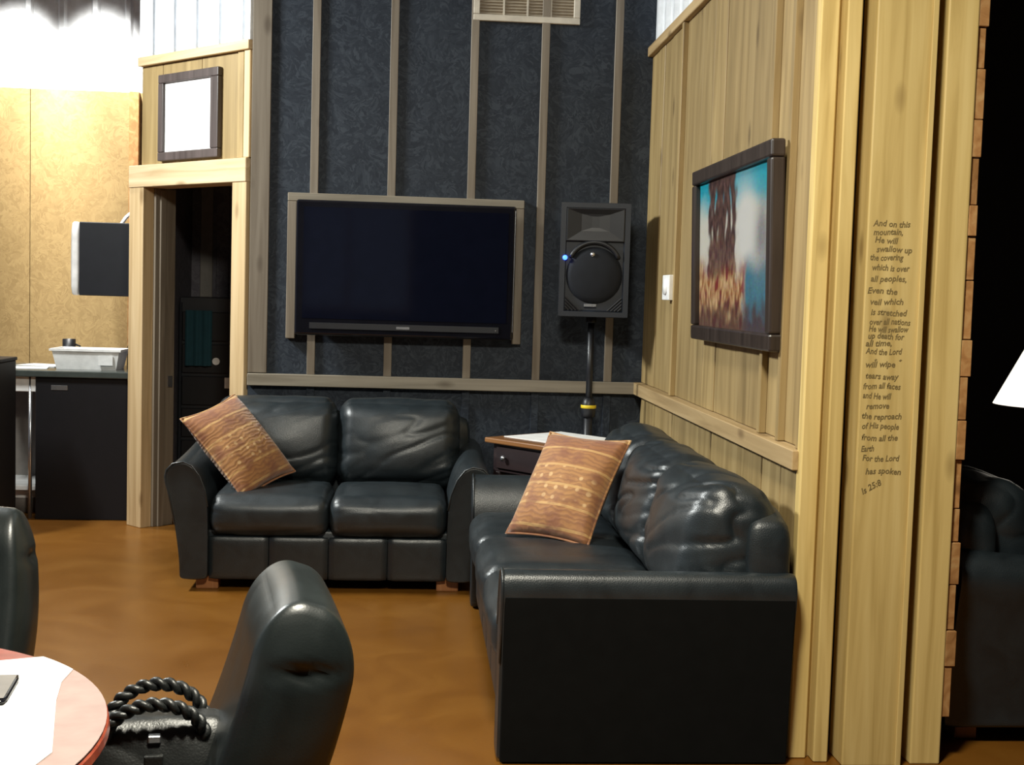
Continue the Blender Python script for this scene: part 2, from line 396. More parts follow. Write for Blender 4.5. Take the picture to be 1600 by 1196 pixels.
obj('chair_rail', box(XR - 0.050, XR + 0.01, 4.07, YB, 0.950, 1.016, 0.003), 'pine_y', wr)
obj('ledge_board', box(XR - 0.030, XR + 0.01, 4.0, YB, 2.842, 2.895, 0.003), 'pine_y', wr)
pts = [(XR + 0.012 - d, y) for y, d in corr(4.0, YB, 0, 0, 0, 0, 0.229, 7.03, 0.024)]
pts = pts + [(XR + 0.016, YB), (XR + 0.016, 4.0)]
obj('tin_sheet', prism(pts, 'Z', 2.895, 4.3), 'tin', wr)
# end of the wall, facing the room
obj('corner_post', box(1.252, 1.312, 4.035, 4.085, 0.0, 4.3, 0.004), 'pine', wr)
obj('corner_post', box(1.326, 1.374, 4.0, 4.12, 0.0, 4.3, 0.004), 'pine', wr)
obj('infill_strip', box(1.312, 1.326, 4.06, 4.11, 0.0, 4.3), 'pine', wr)
cap = obj('cap_board', box(1.410, 1.602, 3.968, 4.10, 0.0, 4.3, 0.005, 2), 'pine', wr)
obj('edge_strip', box(1.585, 1.604, 3.960, 3.968, 0.0, 4.3, 0.002), 'pine', wr)
obj('end_stud', box(1.644, 1.745, 3.985, 4.10, 0.0, 4.3, 0.005, 2), 'pine', wr)
obj('end_backing', box(1.372, 1.72, 4.10, 4.14, 0.0, 4.3), 'shaded_pine', wr)
z = 0.155; k = 0
hs = [0.17, 0.12, 0.15, 0.14, 0.11, 0.16, 0.13, 0.14, 0.12, 0.19, 0.14, 0.10, 0.15, 0.12, 0.16, 0.13, 0.11, 0.17, 0.14, 0.12, 0.16, 0.13, 0.15, 0.12, 0.14, 0.16, 0.13, 0.15, 0.12, 0.14]
while z < 4.15:
    h = hs[k % len(hs)]
    obj('siding_plank', box(1.746, 1.779 + random.uniform(-0.006, 0.004), 3.985 + random.uniform(0, 0.02), 7.2, z + 0.0015, z + h - 0.0015, 0.002), 'cut_plank', wr)
    z += h; k += 1

# handwriting on the cap board (felt pen)
def text_part(txt, x, z, w, size, y, parent, rot=0.0, mat='ink'):
    c = bpy.data.curves.new('t', 'FONT'); c.body = txt; c.size = size; c.shear = 0.18; c.offset = 0.0006; c.resolution_u = 2
    t = bpy.data.objects.new('t', c); COL.objects.link(t)
    dg = bpy.context.evaluated_depsgraph_get(); dg.update()
    me = bpy.data.meshes.new_from_object(t.evaluated_get(dg))
    bpy.data.objects.remove(t); bpy.data.curves.remove(c)
    xs = [v.co.x for v in me.vertices]
    if not xs: return None
    x0, x1 = min(xs), max(xs); s = w / max(1e-4, x1 - x0)
    for v in me.vertices:
        v.co.x = (v.co.x - x0) * s
        v.co.y += 0.0016 * math.sin(v.co.x * 55 + z * 90)
    bm = bmesh.new(); bm.from_mesh(me); bpy.data.meshes.remove(me)
    xform(bm, Matrix.Translation((x, y, z)) @ Matrix.Rotation(rot, 4, 'Y') @ Matrix.Rotation(PI / 2, 4, 'X'))
    return obj('handwriting', bm, mat, parent)
LINES = [('And on this', 1.427, 1.755, 0.121), ('mountain,', 1.43, 1.729, 0.095), ('He will', 1.436, 1.703, 0.075), ('swallow up', 1.442, 1.675, 0.116), ('the covering', 1.423, 1.649, 0.108), ('which is over', 1.431, 1.616, 0.122), ('all peoples,', 1.428, 1.582, 0.116), ('Even the', 1.42, 1.543, 0.097), ('veil which', 1.43, 1.509, 0.108), ('is stretched', 1.434, 1.475, 0.118), ('over all nations', 1.431, 1.446, 0.133), ('He will swallow', 1.43, 1.422, 0.129), ('up death for', 1.429, 1.4, 0.118), ('all time,', 1.422, 1.377, 0.085), ('And the Lord', 1.423, 1.351, 0.119), ('+', 1.453, 1.329, 0.009), ('+', 1.533, 1.329, 0.01), ('will wipe', 1.425, 1.31, 0.097), ('tears away', 1.427, 1.272, 0.108), ('from all faces', 1.421, 1.241, 0.122), ('and He will', 1.421, 1.209, 0.093), ('remove', 1.434, 1.177, 0.075), ('the reproach', 1.421, 1.144, 0.13), ('of His people', 1.423, 1.113, 0.121), ('from all the', 1.424, 1.075, 0.118), ('Earth', 1.424, 1.04, 0.042), ('For the Lord', 1.43, 1.009, 0.121), ('has spoken', 1.442, 0.968, 0.116)]
for t, x, z, w in LINES:
    text_part(t, x, z - 0.009, w, 0.012 if t == '+' else 0.027, 3.9672, cap)
text_part('Is 25:8', 1.436, 0.893, 0.07, 0.028, 3.9672, cap, rot=-0.45)

# --- angled wall with the doorway (runs at 45 degrees off the back wall)
AX = Vector((-0.93, YB, 0)); ROT = -PI / 4
def ang(name, t0, t1, y0, y1, z0, z1, mat, parent=None, bev=0.003):
    """t: distance from the corner along the wall, y: depth behind its face"""
    bm = box(-t1, -t0, y0, y1, z0, z1, bev)
    if parent is None:
        return obj(name, bm, mat, None, False, AX, (0, 0, ROT))
    return obj(name, bm, mat, parent)
wa = struct(ang('wall_left', 0.0, 1.06, 0.012, 0.14, 2.20, 4.3, 'plywood', None, 0))
for t0, t1 in ((0.125, 0.459), (0.463, 0.843), (0.847, 1.06)):
    ang('panel', t0, t1, 0.0, 0.012, 2.205, 2.79, 'plywood', wa)
ang('edge_board', 0.004, 0.056, -0.014, 0.012, 2.205, 2.79, 'door_pine', wa)
ang('edge_board', 0.066, 0.120, -0.008, 0.012, 2.205, 2.79, 'plywood', wa)
ang('ledge_board', 0.0, 1.066, -0.030, 0.012, 2.79, 2.842, 'door_pine_x', wa)
pts = [(0.0, -0.020)]
for t_ in (0.055, 0.268, 0.483, 0.700, 0.914):      # deep slots in place of ribs, shaped to show as their dark lines
    pts += [(-t_ + 0.012, -0.020), (-t_ + 0.010, 0.008), (-t_ - 0.010, 0.008), (-t_ - 0.012, -0.020)]
pts.append((-1.06, -0.020))
pts = pts + [(-1.06, 0.0115), (0.0, 0.0115)]
obj('tin_sheet', prism(pts, 'Z', 2.842, 4.3), 'tin', wa)
dr = thing('door_1', 'open doorway', 'door', AX, ROT); del dr['label']; del dr['category']; dr['kind'] = 'structure'
ang('header', 0.012, 1.155, -0.028, 0.14, 2.072, 2.203, 'door_pine_x', dr)
ang('jamb', 1.006, 1.155, -0.022, 0.055, 0.0, 2.072, 'door_pine', dr)
ang('jamb', 0.012, 0.138, -0.022, 0.055, 0.0, 2.072, 'door_pine', dr)
ang('jamb_lining', 0.990, 1.150, 0.055, 0.20, 0.0, 2.072, 'shaded_pine', dr)
ang('jamb_lining', 0.020, 0.152, 0.055, 0.20, 0.0, 2.072, 'shaded_pine', dr)
ang('door_stop', 0.978, 0.990, 0.085, 0.125, 0.0, 2.06, 'shaded_pine', dr)
ang('strike_plate', 0.984, 0.990, 0.15, 0.185, 0.86, 0.93, 'silver', dr, 0.001)

# --- far kitchen wall, partition and the closet behind the doorway
wf = struct(obj('wall_far', box(-7, 1.6, 9.112, 9.25, 0, 4.3), 'grey_paint'))
for x0, x1 in ((-5.108, -3.890), (-3.888, -2.670), (-2.666, -1.62)):
    obj('panel', box(x0, x1, 9.078, 9.112, 0, 2.80, 0.001), 'golden_osb', wf)
pts = [(x, 9.108 - d) for x, d in corr(-5.1, -1.62, 0, 0, 0, 0, 0.2225, -2.018, 0.024)] + [(-1.62, 9.112), (-5.1, 9.112)]
obj('tin_sheet', prism(pts, 'Z', 2.80, 4.3), 'tin', wf)
obj('corner_stud', box(-1.995, -1.93, 9.03, 9.078, 0, 2.80, 0.002), 'cut_plank', wf)
struct(obj('wall_partition', box(-1.62, -1.56, 8.18, 9.077, 0, 4.3), 'closet_panel'))
wc = struct(obj('wall_closet', box(-1.56, 1.4, 9.02, 9.11, 0, 2.5), 'closet_panel'))
for i in range(9):
    x = -1.50 + i * 0.11
    obj('plank', box(x, x + 0.085, 9.0, 9.02, 0, 2.5, 0.004), 'closet_panel' if i % 3 else 'grey_paint', wc)
struct(obj('ceiling_closet', prism([(-1.56, 8.10), (-0.81, 7.35), (1.4, 7.35), (1.4, 9.02), (-1.56, 9.02)], 'Z', 2.52, 2.58), 'closet_panel'))  # unseen ceiling, put in low to keep the closet dark
struct(obj('wall_closet_side', box(1.4, 1.5, 7.32, 9.1, 0, 2.5), 'closet_panel'))

# --- unlit room beyond the end of the right wall
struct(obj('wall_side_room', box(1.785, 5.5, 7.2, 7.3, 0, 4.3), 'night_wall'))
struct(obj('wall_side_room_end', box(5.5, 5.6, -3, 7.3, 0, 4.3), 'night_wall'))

# --- wall behind the viewer with an added window that gives the television its reflection
wz = struct(obj('wall_rear', box(-7, -1.58, -3.1, -3.0, 0, 4.3), 'black_osb'))
obj('wall_section', box(-0.08, 5.5, -3.1, -3.0, 0, 4.3), 'black_osb', wz)
obj('wall_section', box(-1.58, -0.08, -3.1, -3.0, 0, 1.18), 'black_osb', wz)
obj('wall_section', box(-1.58, -0.08, -3.1, -3.0, 2.68, 4.3), 'black_osb', wz)
wn_ = thing('reflection_window_1', 'w', 'w', (-0.83, -3.0, 1.18)); del wn_['label']; del wn_['category']; wn_['kind'] = 'structure'
for a in ((-0.75, 0.75, 0.0, 0.06), (-0.75, 0.75, 1.44, 1.50), (-0.75, -0.69, 0.061, 1.439), (0.69, 0.75, 0.061, 1.439), (-0.12, -0.07, 0.061, 1.439)):
    obj('reflection_window_frame', box(a[0], a[1], -0.08, 0.02, a[2], a[3], 0.003), 'pine', wn_)

# ------------------------------------------------------------------ couches
def couch(name, label, L, D, n, loc, rotz, seed, wr_amp, arm_top=0.64, back_top=0.89, cat='sofa', arm_lift=0.055, flare=0.06, arm_bottom=0.055, over=0.14):
    """local frame: length along x, front towards -y"""
    t = thing(name, label, cat, loc, rotz)
    aw = 0.175; inner = L / 2 - aw; yf, yb = -D / 2, D / 2
    obj('base', box(-inner - 0.02, inner + 0.02, yf + 0.06, yb - 0.03, 0.06, 0.30, 0.015, 2), 'sofa_leather', t, True)
    np_ = n * 2
    pw = 2 * inner / np_
    for i in range(np_):
        x0 = -inner + i * pw
        o = obj('front_panel', puff(pw - 0.001, 0.06, 0.215, (0.006, 0.012, 0.018), 8, (0, 0.004, 0), 0.002, (14, 14, 6), seed + i), 'sofa_leather', t, True)
        o.location = (x0 + pw / 2, yf + 0.055, 0.163)
    # arms: flared, rolled over at the top
    for s in (-1, 1):
        A_ = arm_top
        fl = flare; zb = arm_bottom
        prof = [(0.0, zb), (0.0, zb + 0.02), (0.0, 0.30), (0.002, 0.42), (0.016, 0.50), (0.044, A_ - 0.068), (0.082, A_ - 0.018), (0.122, A_), (0.150 + fl * 0.4, A_ - 0.010), (0.150 + fl * 0.9, A_ - 0.042), (0.150 + fl, A_ - 0.075), (0.146 + fl, A_ - 0.105), (0.142 + fl * 0.85, A_ - 0.15), (0.140 + fl * 0.35, 0.33), (0.137, 0.16), (0.135, zb + 0.02), (0.135, zb)]
        bm = bmesh.new(); rings = []
        ys = [yf + 0.006, yf + 0.0, yf + 0.010, yf + 0.03, yf + 0.15, yf + 0.45, yb - 0.12, yb - 0.02, yb - 0.01, yb - 0.012]
        for j, y in enumerate(ys):
            q = (y - yf) / D
            lift = arm_lift * q * q
            sh = {0: 0.92, 1: 0.975, len(ys) - 2: 0.985, len(ys) - 1: 0.93}.get(j, 1.0)
            ring = []
            for (px, pz) in prof:
                cx, cz = 0.075, 0.36
                X = cx + (px - cx) * sh; Z = cz + (pz - cz) * sh
                if pz > 0.45: Z += lift * (pz - 0.45) / 0.2
                ring.append(bm.verts.new((s * (inner + X), y, Z)))
            rings.append(ring)
        k_ = len(prof)
        for A, B in zip(rings, rings[1:]):
            for q in range(k_): bm.faces.new((A[q], A[(q + 1) % k_], B[(q + 1) % k_], B[q]))
        bm.faces.new(rings[0]); bm.faces.new(rings[-1][::-1])
        bmesh.ops.recalc_face_normals(bm, faces=bm.faces[:])
        o = obj('arm', bm, 'sofa_leather', t, True)
        md = o.modifiers.new('round', 'SUBSURF'); md.levels = 2; md.render_levels = 2
        zt = A_ - 0.085
        pnl = [(s * (inner + 0.130), zb + 0.004), (s * (inner + 0.143), zb + 0.004), (s * (inner + 0.153 + fl * 0.85), zt), (s * (inner + 0.140 + fl * 0.85), zt)]
        if flare < 0.04: obj('outer_panel', prism(pnl, 'Y', yf + 0.012, yb - 0.016, 0.003, 1), 'liner_cloth', o)
        # welt running over the arm front
        wp = [(s * (inner + 0.075 + (px - 0.075) * 0.99), yf + 0.004, 0.36 + (pz - 0.36) * 0.99) for px, pz in prof[3:14]]
        obj('piping', tube(wp, 0.005, 6), 'sofa_leather', t, True)
    # back frame
    o = obj('back_frame', puff(2 * inner + 0.27, 0.18, back_top - 0.16, (0.06, 0.07, 0.12), 14, (0, 0.01, 0), 0.004, (6, 6, 6), seed), 'sofa_leather', t, True)
    o.location = (0, yb - 0.095, 0.10 + (back_top - 0.16) / 2)
    cw = 2 * inner / n
    for i in range(n):
        x = -inner + (i + 0.5) * cw
        o = obj('seat_cushion', puff(cw - 0.004, D - 0.30, 0.20, (0.045, 0.075, 0.075), 20, (0.003, 0.012, 0.022), 0.006, (5, 9, 9), seed + 3 + i), 'sofa_leather', t, True)
        o.location = (x, yf - 0.012 + (D - 0.30) / 2, 0.375)
        hz = back_top - 0.44; bw = (2 * inner + over) / n; bx = -inner - over / 2 + (i + 0.5) * bw
        o = obj('back_cushion', puff(bw + 0.012, 0.28, hz + 0.03, (0.085, 0.12, 0.12), 48, (0.0, 0.055, 0.01), wr_amp, (2.4, 4, 13.0), seed + 11 + i, 0.30), 'sofa_leather', t, True)
        o.location = (bx, yb - 0.215, 0.44 + hz / 2); o.rotation_euler = (-0.20, 0, random.uniform(-0.02, 0.02))
    for sx in (-1, 1):
        for sy in (-1, 1):
            x = sx * (L / 2 - 0.165); y = yf + 0.10 if sy < 0 else yb - 0.12
            obj('foot', box(x - 0.055, x + 0.055, y - 0.04, y + 0.04, 0.0, 0.075, 0.006, 2), 'foot_wood', t)
    return t
couch('loveseat', 'black leather two-seat loveseat below the television', 1.515, 0.90, 2, (-0.408, 6.715, 0), 0, 1, 0.010)
couch('sofa', 'long black leather sofa along the plank wall', 2.20, 0.96, 3, (0.765, 5.045, 0), -PI / 2, 5, 0.020, arm_top=0.632, arm_lift=0.0, flare=0.025, arm_bottom=0.004, over=0.20, back_top=0.888)

# ------------------------------------------------------------------ throw pillows
def pillow(label, c, a, b_, thick, seed):
    """c centre, a half axis along the bands' stacking (local y), b_ half axis (local x)"""
    a = Vector(a); b_ = Vector(b_)
    ha, hb = a.length, b_.length
    ya = a.normalized(); xa = (b_ - ya * b_.dot(ya)).normalized(); za = xa.cross(ya)
    n = 28; bm = bmesh.new(); grid = {}
    for side in (1, -1):
        for i in range(n + 1):
            for j in range(n + 1):
                u, v = 2 * i / n - 1, 2 * j / n - 1
                if side < 0 and (i in (0, n) or j in (0, n)): grid[(side, i, j)] = grid[(1, i, j)]; continue
                pin = 1 - 0.075 * (1 - v * v) * abs(u) ** 2; pin2 = 1 - 0.075 * (1 - u * u) * abs(v) ** 2
                hgt = (max(0, 1 - u * u) * max(0, 1 - v * v)) ** 0.46 * thick
                hgt += 0.006 * noise.noise(Vector((u * 2.3 + seed, v * 2.3, side)))
                if i in (0, n) or j in (0, n): hgt = 0
                grid[(side, i, j)] = bm.verts.new((u * hb * pin, v * ha * pin2, side * hgt))
    for side in (1, -1):
        for i in range(n):
            for j in range(n):
                f = [grid[(side, i, j)], grid[(side, i + 1, j)], grid[(side, i + 1, j + 1)], grid[(side, i, j + 1)]]
                try: bm.faces.new(f if side > 0 else f[::-1])
                except ValueError: pass
    t = thing('throw_pillow', label, 'pillow'); 
    M = Matrix((xa, ya, za)).transposed().to_4x4(); M.translation = Vector(c); t.matrix_world = M
    obj('cover', bm, 'tapestry', t, True)
    edge = []
    for i in range(n): edge.append((2 * i / n - 1, -1))
    for i in range(n): edge.append((1, 2 * i / n - 1))
    for i in range(n): edge.append((1 - 2 * i / n, 1))
    for i in range(n): edge.append((-1, 1 - 2 * i / n))
    pp = []
    for u, v in edge:
        pin = 1 - 0.075 * (1 - v * v) * abs(u) ** 2; pin2 = 1 - 0.075 * (1 - u * u) * abs(v) ** 2
        pp.append((u * hb * pin, v * ha * pin2, 0))
    obj('welt', tube(pp, 0.0055, 6, True), 'tapestry', t, True)
    return t
pillow('patterned rust pillow propped on the arm of the loveseat', (-0.885, 6.56, 0.685), (-0.165, 0.045, 0.195), (0.13, 0.165, 0.02), 0.09, 1)
pillow('patterned gold pillow leaning on the back of the long sofa', (0.655, 5.33, 0.690), (0.10, 0.115, 0.205), (0.150, -0.140, -0.012), 0.09, 4)

# ------------------------------------------------------------------ corner end table
e = Vector((0.643, -0.766, 0)); ang_t = math.atan2(e.y, e.x)
t = thing('end_table', 'dark end table with brown top in the corner between sofa and loveseat', 'table', (0.37, 6.69, 0), ang_t)
# local: x along the front edge, y to the back
obj('top', box(0, 0.60, 0, 0.55, 0.715, 0.742, 0.006, 2), 'walnut_top', t)
obj('apron', box(0.035, 0.565, 0.035, 0.515, 0.565, 0.715, 0.003), 'dark_walnut', t)
d = obj('drawer', box(0.07, 0.53, 0.022, 0.040, 0.585, 0.700, 0.003), 'dark_walnut', t)
for x in (0.14, 0.46):
    obj('knob', xform(lathe([(0.0, 0.0), (0.006, 0.0), (0.006, 0.012), (0.014, 0.018), (0.014, 0.026), (0.0, 0.030)], 14), Matrix.Translation((x, 0.022, 0.645)) @ Matrix.Rotation(PI / 2, 4, 'X')), 'silver', d, True)
for x in (0.035, 0.515):
    for y in (0.035, 0.465):
        obj('leg', box(x, x + 0.05, y, y + 0.05, 0, 0.566, 0.004), 'dark_walnut', t)
obj('shelf', box(0.04, 0.56, 0.04, 0.51, 0.16, 0.18, 0.003), 'dark_walnut', t)
p = tag(obj('paper_sheet', box(0.045, 0.56, 0.10, 0.535, 0.7425, 0.7465), 'paper_white'), 'white paper lying on the corner end table', 'paper')
p.location = (0.37, 6.69, 0); p.rotation_euler = (0, 0, ang_t)

# ------------------------------------------------------------------ television
t = thing('television', 'large black flat television inside a lumber border', 'television', (-0.067, 7.10, 1.264))
obj('back_shell', box(-0.56, 0.56, 0.02, 0.09, 0.06, 0.65, 0.02, 2), 'black_plastic', t)
bz = obj('bezel', box(-0.601, 0.601, -0.022, 0.02, -0.025, 0.714, 0.014, 4), 'gloss_black', t)
obj('screen', box(-0.560, 0.560, -0.0235, -0.0215, 0.068, 0.675), 'screen_glass', t)
obj('trim_line', box(0.594, 0.5965, -0.0245, -0.0225, 0.02, 0.69), 'silver', bz)
obj('speaker_bar', box(-0.52, 0.52, -0.026, -0.0225, 0.012, 0.046, 0.001), 'black_plastic', t)
obj('badge', box(-0.045, 0.028, -0.0275, -0.026, 0.020, 0.034, 0.0005), 'silver', t)
obj('power_light', box(0.500, 0.506, -0.0275, -0.026, 0.024, 0.030), 'silver', t)
obj('wall_mount', box(-0.2, 0.2, 0.088, 0.096, 0.2, 0.5), 'black_plastic', t)

# ------------------------------------------------------------------ loudspeaker and its stand
t = thing('loudspeaker', 'black powered loudspeaker with blue light on a pole', 'loudspeaker', (0.955, 6.98, 1.385), -0.10)
w, h, dp = 0.185, 0.612, 0.17
obj('cabinet', prism([(-w, -dp), (w, -dp), (w, -0.02), (w * 0.62, dp), (-w * 0.62, dp), (-w, -0.02)], 'Z', 0.0, h, 0.02, 3), 'speaker_plastic', t)
# moulded front rim
def ring_frame(w0, h0, w1, h1, cz, y0, y1, yin, bevel=0.0):
    bm = bmesh.new()
    def loop(W_, H_, y): return [bm.verts.new((x, y, cz + z)) for x, z in ((-W_, -H_), (W_, -H_), (W_, H_), (-W_, H_))]
    A = loop(w0, h0, y1); B = loop(w0, h0, y0); C = loop(w1, h1, y0); D_ = loop(w1 * 0.97, h1 * 0.97, yin)
    for P_, Q_ in ((A, B), (B, C), (C, D_)):
        for k in range(4): bm.faces.new((P_[k], P_[(k + 1) % 4], Q_[(k + 1) % 4], Q_[k]))
    return bm
obj('front_rim', ring_frame(w, h / 2 - 0.004, w - 0.028, h / 2 - 0.03, h / 2, -dp - 0.016, -dp + 0.02, -dp), 'speaker_plastic', t)
# horn: a flared rectangular mouth
bm = bmesh.new()
def rl(W_, H_, y, cz): return [bm.verts.new((x, y, cz + z)) for x, z in ((-W_, -H_), (W_, -H_), (W_, H_), (-W_, H_))]
A = rl(0.155, 0.088, -dp - 0.015, h - 0.12); B = rl(0.150, 0.083, -dp - 0.017, h - 0.12); C = rl(0.075, 0.045, -dp - 0.004, h - 0.108); D_ = rl(0.02, 0.030, -dp - 0.002, h - 0.105)
for P_, Q_ in ((A, B), (B, C), (C, D_)):
    for k in range(4): bm.faces.new((P_[k], P_[(k + 1) % 4], Q_[(k + 1) % 4], Q_[k]))
bm.faces.new(D_)
obj('horn', bm, 'black_plastic', t)
# arched ridge above the grille
arc = [(0.135 * math.cos(a), -dp - 0.012, 0.275 + 0.125 * math.sin(a)) for a in [0.35 + k * (PI - 0.7) / 20 for k in range(21)]]
obj('arch_ridge', tube(arc, 0.012, 8), 'black_plastic', t, True)
g = obj('grille', xform(lathe([(0.150, 0.0), (0.150, 0.010), (0.12, 0.022), (0.06, 0.029), (0.0, 0.031)], 40), Matrix.Translation((0, -dp + 0.002, 0.225)) @ Matrix.Rotation(PI / 2, 4, 'X')), 'grille_metal', t, True)
obj('emblem', xform(lathe([(0.012, 0.0), (0.012, 0.004), (0.0, 0.006)], 16), Matrix.Translation((-0.012, -dp - 0.024, 0.335)) @ Matrix.Rotation(PI / 2, 4, 'X')), 'silver', g, True)
obj('badge', box(-0.050, 0.015, -dp - 0.028, -dp - 0.022, 0.058, 0.072, 0.001), 'silver', t)
obj('indicator_light', xform(lathe([(0.0, 0), (0.013, 0), (0.013, 0.006), (0.0, 0.014)], 14), Matrix.Translation((-0.158, -dp - 0.017, 0.315)) @ Matrix.Rotation(PI / 2, 4, 'X')), 'blue_led', t, True)
for s in (-1, 1):
    for k in range(4):
        a0 = 0.018 + k * 0.018
        obj('port_slot', tube([(s * 0.150, -dp - 0.013, 0.035 + a0), (s * (0.150 - a0 * 1.05), -dp - 0.013, 0.035)], 0.004, 6), 'black_plastic', t)
obj('pole_cup', xform(lathe([(0.03, -0.03), (0.03, 0.004), (0.0, 0.004)], 20), Matrix.Translation((0, 0, 0))), 'black_plastic', t, True)
t = thing('speaker_stand', 'black tripod pole under the loudspeaker with a yellow-ringed collar', 'stand', (0.955, 6.98, 0))
obj('upper_pole', tube([(0, 0, 0.85), (0, 0, 1.352)], 0.0175, 14), 'black_plastic', t, True)
obj('lower_pole', tube([(0, 0, 0.09), (0, 0, 0.90)], 0.024, 14), 'black_plastic', t, True)
cl = obj('collar', lathe([(0.024, 0.83), (0.037, 0.835), (0.040, 0.87), (0.037, 0.905), (0.030, 0.93), (0.0175, 0.94)], 24), 'black_plastic', t, True)
obj('yellow_ring', lathe([(0.0405, 0.882), (0.043, 0.884), (0.043, 0.898), (0.0405, 0.900)], 24), 'yellow_tape', cl, True)
obj('hub', lathe([(0.024, 0.30), (0.036, 0.305), (0.036, 0.36), (0.024, 0.365)], 20), 'black_plastic', t, True)
for k in range(3):
    a = 0.5 + k * 2 * PI / 3; c_, s_ = math.cos(a), math.sin(a)
    lg = obj('leg', tube([(c_ * 0.03, s_ * 0.03, 0.33), (c_ * 0.17, s_ * 0.17, 0.012)], 0.010, 8), 'black_plastic', t, True)
    obj('brace', tube([(c_ * 0.024, s_ * 0.024, 0.11), (c_ * 0.10, s_ * 0.10, 0.17)], 0.006, 6), 'black_plastic', t, True)
    obj('rubber_foot', xform(puff(0.03, 0.03, 0.026, 0.009, 3), Matrix.Translation((c_ * 0.172, s_ * 0.172, 0.0135))), 'liner_cloth', lg, True)

# ------------------------------------------------------------------ air return grille
t = thing('air_vent', 'cream return air grille high on the black wall', 'vent', (0.566, YB, 2.998))
W_, H_ = 0.296, 0.44
for a in ((-W_, W_, 0, 0.035), (-W_, W_, H_ - 0.035, H_)):
    obj('frame_bar', box(a[0], a[1], -0.022, 0, a[2], a[3], 0.003), 'vent_cream', t)
for a in ((-W_, -W_ + 0.035), (W_ - 0.035, W_)):
    obj('frame_bar', box(a[0], a[1], -0.022, 0, 0.0355, H_ - 0.0355, 0.003), 'vent_cream', t)
for x in (-0.128, 0.003, 0.134):
    obj('divider', box(x - 0.005, x + 0.005, -0.016, 0, 0.0355, H_ - 0.0355), 'vent_cream', t)
obj('backing', box(-W_ + 0.035, W_ - 0.035, -0.003, 0, 0.035, H_ - 0.035), 'vent_tan', t)
for k in range(22):
    z = 0.042 + k * 0.0165
    for x0, x1 in ((-0.260, -0.134), (-0.122, -0.003), (0.009, 0.128), (0.140, 0.260)):
        obj('louver', xform(box(x0, x1, -0.006, 0.006, -0.001, 0.001), Matrix.Translation((0, -0.009, z)) @ Matrix.Rotation(0.75, 4, 'X')), 'vent_tan', t)

# ------------------------------------------------------------------ framed pieces
t = thing('framed_painting', 'dark framed colourful painting on the plank wall above the sofa', 'picture', (XR - 0.01, 4.99, 1.325), 0)
Lp, Hp = 1.28, 0.735   # along y, height ; faces -x
fw_ = 0.062
tilt = Matrix.Rotation(-0.03, 4, 'Y')
def fb(y0, y1, z0, z1): return xform(box(-0.055, -0.004, y0, y1, z0, z1, 0.008, 2), tilt)
obj('frame_bar', fb(-Lp / 2, Lp / 2, 0, fw_), 'frame_dark', t); obj('frame_bar', fb(-Lp / 2, Lp / 2, Hp - fw_, Hp), 'frame_dark', t)
obj('frame_bar', fb(-Lp / 2, -Lp / 2 + fw_, fw_ + 0.001, Hp - fw_ - 0.001), 'frame_dark', t); obj('frame_bar', fb(Lp / 2 - fw_, Lp / 2, fw_ + 0.001, Hp - fw_ - 0.001), 'frame_dark', t)
# print: sky, bright cloud, a dark pinnacle and a warm crowded foreground
nu, nv = 150, 90; bm = bmesh.new(); lay = bm.loops.layers.color.new('print'); gr = []
def mixc(a, b_, f): f = max(0, min(1, f)); return [a[i] * (1 - f) + b_[i] * f for i in range(3)]
def sstep(a, b_, x): x = max(0, min(1, (x - a) / (b_ - a))); return x * x * (3 - 2 * x)
def paint(u, v):
    # u: 0 far end .. 1 near end, v: 0 bottom .. 1 top
    n1 = noise.noise(Vector((u * 6, v * 4, 1))); n2 = noise.noise(Vector((u * 22, v * 9, 4))); n3 = noise.noise(Vector((u * 48, v * 15, 9)))
    c = mixc((0.92, 0.90, 0.80), (0.02, 0.55, 0.72), sstep(0.70, 0.90, v + 0.10 * n1))
    cloud = math.exp(-(((u - 0.68 - 0.12 * (0.7 - v)) / 0.13) ** 2 + ((v - 0.62) / 0.26) ** 2)); c = mixc(c, (0.97, 0.97, 0.94), 1.5 * cloud)
    sea = sstep(0.60, 0.70, u + 0.06 * n2) * sstep(0.50, 0.34, v + 0.06 * n1); c = mixc(c, (0.10, 0.30, 0.42), sea)
    grey = math.exp(-(((u - 0.88) / 0.085) ** 2 + ((v - 0.60 + 0.8 * abs(u - 0.88)) / 0.20) ** 2)); c = mixc(c, (0.40, 0.40, 0.42), 1.1 * grey)
    tower = sstep(0.0, 0.05, u - 0.13 - 0.05 * n2) * sstep(0.0, 0.05, 0.57 + 0.05 * n2 - u)
    gap = sstep(0.18, 0.42, noise.noise(Vector((u * 26, v * 5, 7)))) * sstep(0.55, 0.66, v) * sstep(0.95, 0.85, v)
    c = mixc(c, mixc((0.07, 0.035, 0.035), (0.22, 0.12, 0.10), 0.5 + n3), tower * (1 - 0.85 * gap))
    warm = sstep(0.54, 0.34, v + 0.16 * n1) * sstep(0.72, 0.60, u + 0.05 * n2)
    w_ = mixc((0.45, 0.16, 0.05), (0.95, 0.68, 0.38), 0.45 + 0.9 * n3 + 0.5 * n2); w_ = mixc(w_, (0.36, 0.05, 0.05), sstep(0.15, 0.45, -n2))
    c = mixc(c, w_, warm)
    c = mixc(c, (0.13, 0.06, 0.06), sstep(0.24, 0.06, v + 0.12 * n2) * 0.85)
    return c
y_a, y_b, z_a, z_b = Lp / 2 - fw_ + 0.006, -Lp / 2 + fw_ - 0.006, fw_ - 0.006, Hp - fw_ + 0.006
for i in range(nu + 1):
    gr.append([bm.verts.new(tilt @ Vector((-0.030, y_a + (y_b - y_a) * i / nu, z_a + (z_b - z_a) * j / nv))) for j in range(nv + 1)])
